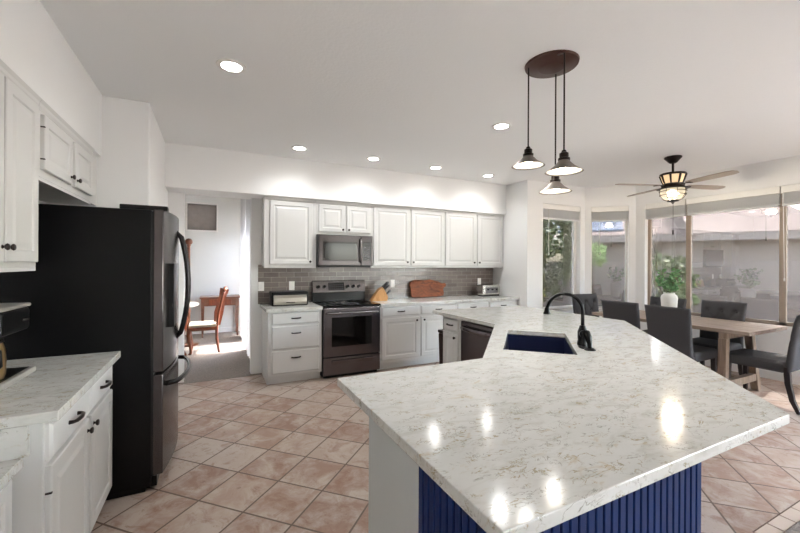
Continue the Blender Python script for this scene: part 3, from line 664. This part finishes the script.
# knife block and knives
KL = Vector((2.18, 4.98, CT)); KR = Matrix.Translation(KL) @ Matrix.Rotation(RAD(-8), 4, 'Z')
b = MB(); pr = [(-.155, 0), (.085, 0), (.10, .06), (.02, .20), (-.035, .165)]
b.rings([[KR @ Vector((x, y, z)) for x, z in pr] for y in (-.06, .06)])
tag(b.build('knife_block', 'maple', bevel=.004), 'slanted light wooden knife block beside the range', 'knife block')
du = Vector((.72, 0, .69)).normalized(); dn = Vector((.08, 0, -.14)).normalized()
kn = 0
lab = ['long black-handled knife at the top front of the knife block', 'long black-handled knife at the top middle of the knife block', 'long black-handled knife at the top rear of the knife block',
       'black-handled knife in the second row front of the knife block', 'black-handled knife in the second row rear of the knife block', 'small black-handled knife lowest in the knife block']
spots = [(.018, -.038, .115), (.018, 0, .125), (.018, .038, .115), (.055, -.025, .11), (.055, .025, .11), (.125, -.02, .085)]
for (s, y, L), lb in zip(spots, lab):
    p = Vector((.02, y, .20)) + dn * s + du * .001
    kt = MB(); kt.tube([KR @ (p + du * q) for q in (0, .012, .03, L * .7, L)], [.008, .012, .010, .012, .009], 8, flat=1.3)
    tag(kt.build('kitchen_knife', 'knifeh', smooth=True), lb, 'knife', 'knives in the block')
# coffee maker
t = thing('coffee_maker', 'black and silver coffee maker at the left edge of the counter', 'coffee maker', (-.87, 2.30, CT), R90)
MB().box(-.15, .175, -.09, .17, 0, .028).build('base', 'silverb', t, bevel=.008)
MB().box(-.13, .15, -.07, .05, .0285, .0305).build('warming_plate', 'black', t, bevel=.003)
MB().box(-.14, .15, .05, .16, .03, .33).build('tower', 'black', t, bevel=.015, seg=3)
hd = MB().box(-.14, .15, -.075, .16, .215, .328).build('brew_head', 'black', t, bevel=.02, seg=3)
MB().box(-.142, .152, -.078, .162, .326, .345).build('lid', mat('silver_lid', 'BDBBB6', .3, .5), t, bevel=.01, seg=3)
MB().box(.06, .12, -.0765, -.074, .262, .272).build('badge', 'steel', hd)
t2 = thing('coffee_carafe', 'glass and gold carafe standing on the coffee maker plate', 'carafe', (-.865, 2.235, CT + .0305))
MB().lathe([(0, 0), (.05, 0), (.056, .02), (.058, .08), (.054, .13), (.045, .16), (0, .16)], seg=28, cap=False).build('jug', 'goldp', t2, smooth='angle')
MB().lathe([(0, .16), (.05, .16), (.05, .175), (0, .178)], seg=24, cap=False).build('lid', 'black', t2, smooth='angle')
MB().tube([(.03, -.03, .14), (.06, -.06, .13), (.065, -.065, .07), (.04, -.04, .04)], .008, 8).build('handle', 'black', t2, smooth=True)
# outlets
def outlet(x, label, sw=False):
    t = thing('wall_outlet', label, 'outlet', (x, YB - .0085, 1.145), 0, 'white wall plates on the backsplash')
    MB().box(-.037, .037, -.006, 0, -.06, .06).build('plate', 'outlet', t, bevel=.003)
    if sw: MB().box(-.015, .015, -.010, -.006, -.032, .032).build('switch', 'trimw', t, bevel=.002)
    else:
        for z in (-.025, .025): MB().lathe([(.0, -.0075), (.016, -.0075), (.016, -.006), (0, -.006)], (0, 0, z), 16, 'Y', False).build('socket', 'outlet', t)
outlet(.573, 'white switch plate at the left end of the backsplash', True); outlet(.968, 'white outlet plate above the silver bread box')
outlet(2.491, 'white outlet plate between knife block and carved board'); outlet(4.17, 'white outlet plate above the toaster')

# ------------------------------------------------------------------ ceiling lamps
def spot(parent, w, z, size=150, radius=.05, col=WARM):
    l = bpy.data.lights.new('lamp_light', 'SPOT'); l.energy = w; l.spot_size = RAD(size); l.spot_blend = .8; l.shadow_soft_size = radius; l.color = col
    o = bpy.data.objects.new('lamp_light', l); COL.objects.link(o); o.parent = parent; o.location = (0, 0, z); return o
can = thing('recessed_light', 'round recessed ceiling light above the refrigerator aisle, nearest and largest', 'ceiling light', (.11, 2.805, CZ), 0, 'recessed ceiling lights')
MB().lathe([(.062, .0), (.066, -.008), (.092, -.006), (.096, .0)], seg=36, cap=False).build('trim_ring', 'trimw', can, smooth='angle')
MB().lathe([(.0, -.0015), (.062, -.0015), (.062, -.004), (0, -.006)], seg=28, cap=False).build('lens', 'lens', can, smooth='angle')
def canlight(o): spot(o, CAN_W * 4, -.02)
canlight(can)
for x, y, lb in ((.903, 4.44, 'recessed ceiling light above the three-drawer cabinet, leftmost of the back row'), (1.84, 4.446, 'recessed ceiling light in the back row above the range'),
                 (2.783, 4.461, 'recessed ceiling light in the back row above the carved board'), (3.742, 4.495, 'recessed ceiling light in the back row, nearest the right corner'),
                 (2.512, 2.821, 'recessed ceiling light left of the hanging pendant shades'),
                 (4.8, -1.6, 'added recessed ceiling light, out of view in the living room')):  # this last lamp is an added one, out of view, for extra light
    c = copy_tree(can); c.location = (x, y, CZ); c['label'] = lb
# pendant cluster
PX, PY = 2.03, 1.795
t = thing('pendant_light', 'bronze three-shade pendant cluster hanging over the island', 'pendant light', (PX, PY, CZ))
MB().lathe([(0, -.034), (.07, -.034), (.085, -.030), (.09, -.026), (.13, -.024), (.14, -.018), (.168, -.014), (.172, 0), (0, 0)], seg=48, cap=False).build('canopy', mat('canopy_bronze', '4A2F28', .38, .5), t, smooth='angle')
for x, y, zr in ((1.905, 1.876, 2.118), (1.878, 1.565, 2.008), (2.127, 1.843, 1.958)):
    dx, dy = x - PX, y - PY; rr = hypot(dx, dy)
    if rr > .16: kx = .15 / rr
    else: kx = 1
    z = zr - CZ
    sh = MB().lathe([(.026, z + .072), (.034, z + .062), (.06, z + .034), (.105, z + .002), (.108, z), (.104, z), (.06, z + .028), (.030, z + .058), (.024, z + .066)], (dx, dy, 0), 40, cap=False).build('lamp_shade', 'shadeout', t, smooth='angle')
    MB().lathe([(.1035, z + .0005), (.0595, z + .0272), (.0295, z + .0572), (.0, z + .06)], (dx, dy, 0), 40, cap=False).build('shade_lining', 'shadein', sh, smooth='angle')
    MB().tube([(dx * kx, dy * kx, -.02), (dx, dy, -.08), (dx, dy, z + .13)], .005, 8).build('cord', 'bronze', t, smooth=True)
    MB().lathe([(0, z + .135), (.012, z + .13), (.016, z + .118), (.026, z + .112), (.026, z + .085), (.034, z + .082), (.034, z + .068), (0, z + .066)], (dx, dy, 0), 24, cap=False).build('socket', 'bronze', t, smooth='angle')
    MB().sphere((dx, dy, z + .026), .026, sc=(1, 1, 1.1)).build('bulb', 'bulb', t, smooth=True)
    o = spot(t, PEND_W * 4, z - .012, 165, .03); o.location = (dx, dy, z - .012)
# ceiling fan
t = thing('ceiling_fan', 'bronze four-blade ceiling fan with caged lantern light over the table', 'ceiling fan', (5.133, 2.654, CZ))
MB().lathe([(0, 0), (.092, 0), (.095, -.012), (.07, -.04), (.045, -.07), (.03, -.08), (0, -.08)], seg=32, cap=False).build('canopy', 'bronze', t, smooth='angle')
MB().tube([(0, 0, -.07), (0, 0, -.20)], .013, 12).build('downrod', 'bronze', t, smooth=True)
MB().lathe([(.02, -.185), (.06, -.20), (.135, -.208), (.142, -.218), (.136, -.232), (.13, -.234), (.0, -.234)], seg=36, cap=False).build('motor_cap', 'bronze', t, smooth='angle')
MB().lathe([(.128, -.233), (.108, -.30), (.095, -.335), (0, -.335)], seg=32, cap=False).build('motor_band', 'amber', t, smooth='angle')
b = MB()
for k in range(8):
    a = 2 * pi * k / 8 + .3; ca, sa = cos(a), sin(a); b.tube([(.135 * ca, .135 * sa, -.225), (.113 * ca, .113 * sa, -.30), (.095 * ca, .095 * sa, -.345)], [.022, .017, .013], 6, flat=.5)
b.lathe([(.0, -.335), (.11, -.335), (.125, -.345), (.12, -.375), (.10, -.385), (0, -.385)], seg=32, cap=False); b.build('motor_housing', 'bronze', t, smooth='angle')
for a in (10, 97, 185, -79):
    an = RAD(a) - RAD(26.602); R_ = Matrix.Rotation(an, 4, 'Z') @ Matrix.Translation((0, 0, -.362)) @ Matrix.Rotation(RAD(-7), 4, 'X')
    ir = MB(); ir.tube([R_ @ Vector(p) for p in ((.10, 0, 0), (.17, 0, .004), (.24, 0, 0))], [.018, .014, .03], 8, flat=.35); ir.build('blade_arm', 'bronze', t, smooth=True)
    pts = [(.20, -.045), (.30, -.058), (.50, -.068), (.68, -.066), (.735, -.045), (.75, 0), (.735, .045), (.68, .066), (.50, .068), (.30, .058), (.20, .045)]
    MB().rings([[R_ @ Vector((x, y, z)) for x, y in pts] for z in (.001, .009)]).build('blade', 'blade', t)
MB().lathe([(.11, -.385), (.165, -.392), (.17, -.40), (.155, -.404), (.10, -.40)], seg=36, cap=False).build('lantern_rim', 'bronze', t, smooth='angle')
MB().lathe([(.125, -.40), (.135, -.43), (.13, -.47), (.10, -.515), (.06, -.535), (.0, -.54)], seg=32, cap=False).build('lantern_glass', 'globe', t, smooth=True)
b = MB()
for k in range(8):
    a = 2 * pi * k / 8; ca, sa = cos(a), sin(a); b.tube([(r * ca, r * sa, z) for r, z in ((.14, -.40), (.142, -.43), (.137, -.475), (.105, -.525), (.06, -.545))], .0035, 6)
for r, z in ((.142, -.43), (.137, -.475)): b.lathe([(r - .003, z - .003), (r + .004, z - .003), (r + .004, z + .003), (r - .003, z + .003)], seg=32)
b.lathe([(.065, -.54), (.06, -.555), (.02, -.565), (.008, -.585), (0, -.587)], seg=20, cap=False); b.build('cage', 'bronze', t, smooth='angle')
for x, y in ((.045, 0), (-.03, .035), (-.02, -.04)): MB().sphere((x, y, -.455), .022, sc=(1, 1, 1.5)).build('bulb', 'amberbulb', t, smooth=True)
MB().tube([(.06, .03, -.40), (.075, .035, -.56), (.075, .035, -.90)], .0022, 6).lathe([(.003, -.90), (.011, -.91), (.011, -.955), (.004, -.965)], (.075, .035, 0), 10).build('pull_chain', 'bronze', t, smooth='angle')
pl = bpy.data.lights.new('lamp_light', 'POINT'); pl.energy = FAN_W * 2; pl.color = (1, .95, .88); pl.shadow_soft_size = .06
o = bpy.data.objects.new('lamp_light', pl); COL.objects.link(o); o.parent = t; o.location = (0, 0, -.50)

# ------------------------------------------------------------------ dining table and chairs
t = thing('dining_table', 'weathered grey-brown trestle dining table by the nook windows', 'table', (5.36, 2.71, 0))
tb = MB()
for i in range(6):
    x = -.45 + i * .15; tb.box(x + .001, x + .149, -.89, .89, .725, .765)
tb.build('tabletop', 'wtable', t, bevel=.003)
for sy in (-.66, .70):
    b = MB(); b.box(-.43, .38, sy - .04, sy + .04, .66, .724)
    b.build('cross_beam', 'wtleg', t, bevel=.003)
    for xt, xb in ((-.41, -.43), (.17, .34)): MB().tube([(xt, sy, .66), (xb, sy, 0)], .037, sq=True).build('leg', 'wtleg', t, bevel=.003)
    MB().box(-.36, .27, sy - .03, sy + .03, .12, .2).build('foot_rail', 'wtleg', t, bevel=.003)
MB().box(-.035, .035, -.63, .63, .13, .19).build('stretcher', 'wtleg', t, bevel=.003)

def make_chair(label, cat='chair'):
    t = thing('dining_chair', label, cat, (0, 0, 0), 0, 'charcoal upholstered chairs around the dining table')
    MB().box(-.235, .235, -.21, .30, .375, .49).build('seat', 'charcoal', t, bevel=.03, seg=4)
    tuft = [(x, z) for r_, z in enumerate((.62, .74, .86)) for x in ((-.15, 0, .15) if r_ % 2 == 0 else (-.075, .075))]
    n, mrows = 36, 36; fr, bk = [], []
    def edge(u): return max(0.0, 1 - abs(u) ** 7) ** .34
    for j in range(mrows + 1):
        v = 2 * j / mrows - 1; z = .685 + v * .295; rowf, rowb = [], []
        for i in range(n + 1):
            u = 2 * i / n - 1; hw = .235 + .008 * max(0, v); x = u * hw
            e = edge(u) * edge(v); dep = 0
            for tx, tz in tuft:
                q = (x - tx) ** 2 + (z - tz) ** 2; dep += .034 * math.exp(-q / .0007)
            if z > .56:
                for tx, tz in tuft:
                    for ax, az in ((.075, .12), (-.075, .12)):
                        px, pz = x - tx, z - tz; LL = ax * ax + az * az; s = max(0, min(1, (px * ax + pz * az) / LL)); q = (px - s * ax) ** 2 + (pz - s * az) ** 2
                        if tz + az < .95: dep = max(dep, .013 * math.exp(-q / .00009))
            yc = -.235 - .075 * (max(0, z - .4) / .57) ** 1.6
            rowf.append(Vector((x, yc + .036 * e - dep * e, z))); rowb.append(Vector((x, yc - .034 * e, z)))
        fr.append(rowf); bk.append(rowb)
    b = MB()
    F = [[b.bm.verts.new(p) for p in r] for r in fr]; B = [[b.bm.verts.new(p) for p in r] for r in bk]
    for Gd, s in ((F, 1), (B, -1)):
        for j in range(mrows):
            for i in range(n):
                q = [Gd[j][i], Gd[j][i + 1], Gd[j + 1][i + 1], Gd[j + 1][i]]; b.bm.faces.new(q[::s])
    bmesh.ops.remove_doubles(b.bm, verts=b.bm.verts, dist=1e-5)
    bo = b.build('backrest', 'charcoal', t, smooth=True)
    for tx, tz in tuft:
        yc = -.235 - .075 * ((tz - .4) / .57) ** 1.6
        MB().sphere((tx, yc + .013, tz), .012, 8, 6, (1, .6, 1)).build('button', 'charcoal', bo, smooth=True)
    for sx in (-1, 1):
        MB().tube([(.205 * sx, .26, .40), (.205 * sx, .265, 0)], [.024, .016], sq=True).build('leg', 'legdark', t, bevel=.003)
        MB().tube([(.205 * sx, -.215, .44), (.205 * sx, -.225, .28), (.205 * sx, -.255, .12), (.205 * sx, -.305, 0)], [.024, .023, .02, .016], sq=True).build('leg', 'legdark', t, bevel=.003)
    return t
c0 = make_chair('charcoal upholstered dining chair with button-tufted front at the far table end')
def put(o, x, y, deg, label=None):
    o.location = (x, y, 0); o.rotation_euler = (0, 0, RAD(deg))
    if label: o['label'] = label
    return o
put(c0, 5.27, 3.745, 168)
put(copy_tree(c0), 5.0, 3.06, -88, 'charcoal dining chair seen from behind, second along the near table side')
put(copy_tree(c0), 4.93, 2.45, -90, 'charcoal dining chair seen from behind, nearest to the island edge')
put(copy_tree(c0), 5.64, 2.47, 90, 'charcoal tufted chair across the table, its buttoned front in plain view')
put(copy_tree(c0), 5.615, 3.12, 90, 'charcoal tufted chair across the table, half hidden behind the white vase')
put(copy_tree(c0), 5.325, 1.82, 0, 'charcoal dining chair in profile at the near table end, right edge')
# potted plant
random.seed(11)
t = thing('potted_plant', 'green leafy sprigs in a white ceramic vase on the dining table', 'plant', (5.40, 2.83, .7655))
MB().lathe([(0, 0), (.066, 0), (.078, .03), (.088, .16), (.094, .25), (.085, .285), (.062, .305), (.062, .32), (.056, .32), (.054, .30), (0, .29)], seg=36, cap=False).build('vase', 'vase', t, smooth='angle')
st, lf = MB(), MB()
for k in range(13):
    a = random.uniform(0, 2 * pi); r = random.uniform(.04, .165); h = random.uniform(.40, .62)
    p0 = Vector((.02 * cos(a), .02 * sin(a), .28)); p2 = Vector((r * cos(a), r * sin(a), h)); p1 = (p0 + p2) / 2 + Vector((0, 0, .05))
    pts = [p0 * (1 - s) ** 2 + p1 * 2 * s * (1 - s) + p2 * s * s for s in (0, .25, .5, .75, 1)]
    st.tube(pts, .0022, 5)
    for s in (.35, .5, .62, .74, .86, 1.0):
        for side in (-1, 1):
            c = p0 * (1 - s) ** 2 + p1 * 2 * s * (1 - s) + p2 * s * s
            L = random.uniform(.035, .055); dr_ = Vector((random.gauss(0, 1), random.gauss(0, 1), random.gauss(.2, .5))).normalized(); w_ = dr_.cross(Vector((random.gauss(0, 1), random.gauss(0, 1), random.gauss(0, 1)))).normalized()
            nn_ = dr_.cross(w_)
            ring = [c + dr_ * (L * (.5 - .5 * cos(q))) + w_ * (L * .42 * sin(q)) + nn_ * .003 * cos(2 * q) for q in [2 * pi * i / 9 for i in range(9)]]
            lf.rings([ring, [p + nn_ * .0012 for p in ring]])
st.build('stems', 'stem', t); lf.build('foliage', 'leaf', t)

# ------------------------------------------------------------------ outside
struct(MB().box(-4, 40, -25, 40, -.3, -.14).build('ground', 'gravel'))
struct(MB().box(6.56, 10.2, -6, 4.2, -.14, -.02).build('patio', 'concrete'))
struct(MB().poly([(6.58, 1.0), (7.15, 1.0), (7.15, 2.35), (9.8, 2.35), (9.8, 6.5), (4.7, 6.5), (4.7, 4.75), (6.05, 4.75), (6.58, 4.2)], 2.62, 2.76).build('patio_sky_block', mat('sky_block_soffit', 'CFC6BB', .8)))  # unseen cover, outline shaped to block sky and limit the sun patch
struct(MB().box(-4, 16, 10.2, 10.4, -.15, 1.5).box(11.6, 11.8, -12, 10.2, -.15, 1.55).build('garden_wall', 'fence'))
HC = Vector((13.2, 8.8)); 
t = thing('neighbour_house', 'tan stucco house with tiled roof and solar panels beyond the garden wall', 'house', (13.6, 9.3, -.15), RAD(-56))
MB().box(-4, 5.5, 0, 8, 0, 2.6).build('walls', 'stucco', t)
MB().rings([[Vector((x, y, z)) for y, z in ((-.6, 2.55), (4, 4.0), (8.6, 2.55), (8.6, 2.68), (4, 4.15), (-.6, 2.68))] for x in (-4.5, 6)]).build('roof', 'roof', t)
MB().rings([[Vector((x, y, z)) for y, z in ((2.0, 2.4), (-2.5, 2.4), (-2.5, 2.55), (2.0, 4.3))] for x in (2.2, 2.3)]).build('gable', 'roof', t)
MB().rings([[Vector((x, y, z)) for y, z in ((.0, 2.90), (2.3, 3.63), (2.3, 3.68), (0, 2.95))] for x in (-2.6, .5)]).build('solar_panel', 'solar', t)
MB().box(-4, 5.5, -.62, -.56, 2.42, 2.66).build('fascia', 'stucco', t)
wn_ = MB().box(.5, 1.0, -.03, .02, 1.35, 1.85).build('window_frame', 'framet', t); MB().box(.55, .95, -.04, -.02, 1.4, 1.8).build('pane', 'oven', wn_)
def bush(name, label, x, y, h, r, n, m='shrub', z=-.15, trunk=True, cat='tree', seed=1, vs=None, ls=1):
    random.seed(seed); t = thing(name, label, cat, (x, y, z))
    f = MB()
    for k in range(n):
        a = random.uniform(0, 2 * pi); e = random.uniform(-1, 1); q = random.uniform(.5, 1) ** .5
        c = Vector((r * q * cos(a) * sqrt(1 - e * e), r * q * sin(a) * sqrt(1 - e * e), h * (.74 if ls > 1 else .58) + (vs or h * .42) * e * q))
        L = random.uniform(.08, .2) * ls; d_ = Vector((random.gauss(0, 1), random.gauss(0, 1), random.gauss(0, 1))).normalized(); w_ = d_.cross(Vector((random.gauss(0, 1), random.gauss(0, 1), 1))).normalized(); nn_ = d_.cross(w_)
        ring = [c, c + d_ * L * .5 + w_ * L * .35, c + d_ * L, c + d_ * L * .5 - w_ * L * .35]
        f.rings([ring, [p + nn_ * .004 for p in ring]])
    f.build('foliage', m, t)
    MB().tube([(0, 0, 0), (.03, .02, h * .35), (-.02, .04, h * .7)], [.06, .05, .02], 8).build('trunk', 'bark', t, smooth=True)
    return t
bush('shade_tree', 'dark green tree outside the narrow left nook window', 8.15, 7.75, 3.8, 1.15, 3600, mat('tree_leaf', '59633F', .7, noise=.5, nscale=7), seed=2)
bush('hedge_tree', 'tall olive tree behind the dark green tree outside the narrow window', 9.6, 9.9, 5.0, 1.3, 3500, mat('olive_leaf', '6C7555', .7, noise=.5, nscale=6), seed=9)
bush('flowering_shrub', 'yellow-green shrub low outside the narrow left nook window', 7.0, 6.9, 1.3, .33, 400, mat('yellow_leaf', 'A09C5A', .7, noise=.4, nscale=8), cat='shrub', seed=3)
bush('young_tree', 'small bright green tree seen through the diagonal window', 10.5, 7.7, 3.3, .42, 260, mat('bright_leaf', '8DA668', .7, noise=.4, nscale=8), seed=4, vs=.36)
bush('pale_shrub', 'olive shrub outside the left pane of the big window', 9.8, 5.3, 1.9, .7, 800, cat='shrub', seed=5)
for i, (x, y, h, sd) in enumerate(((15.5, 20.2, 9.4, 21), (20.5, 14.5, 9.2, 22), (26.0, 11.0, 9.4, 23), (25.5, 4.5, 9.2, 24))):
    bush('sky_block_tree', ['added sky-blocking tree beyond the garden wall, leftmost', 'added sky-blocking tree behind the neighbour house, left of its middle', 'added sky-blocking tree behind the neighbour house, right of its middle', 'added sky-blocking tree behind the neighbour house, rightmost'][i], x, y, h, 2.9, 1500, 'shrub', seed=sd, vs=2.1, ls=4.2)  # added to hide bright sky that the island top would mirror
bush('glare_block_tree', 'added sky-blocking tree beyond the garden wall, right of the patio', 14.2, -2.6, 5.6, 2.4, 1800, 'shrub', seed=31, vs=2.3, ls=2.2)  # unseen, added to block bright sky mirrored in the narrow nook window
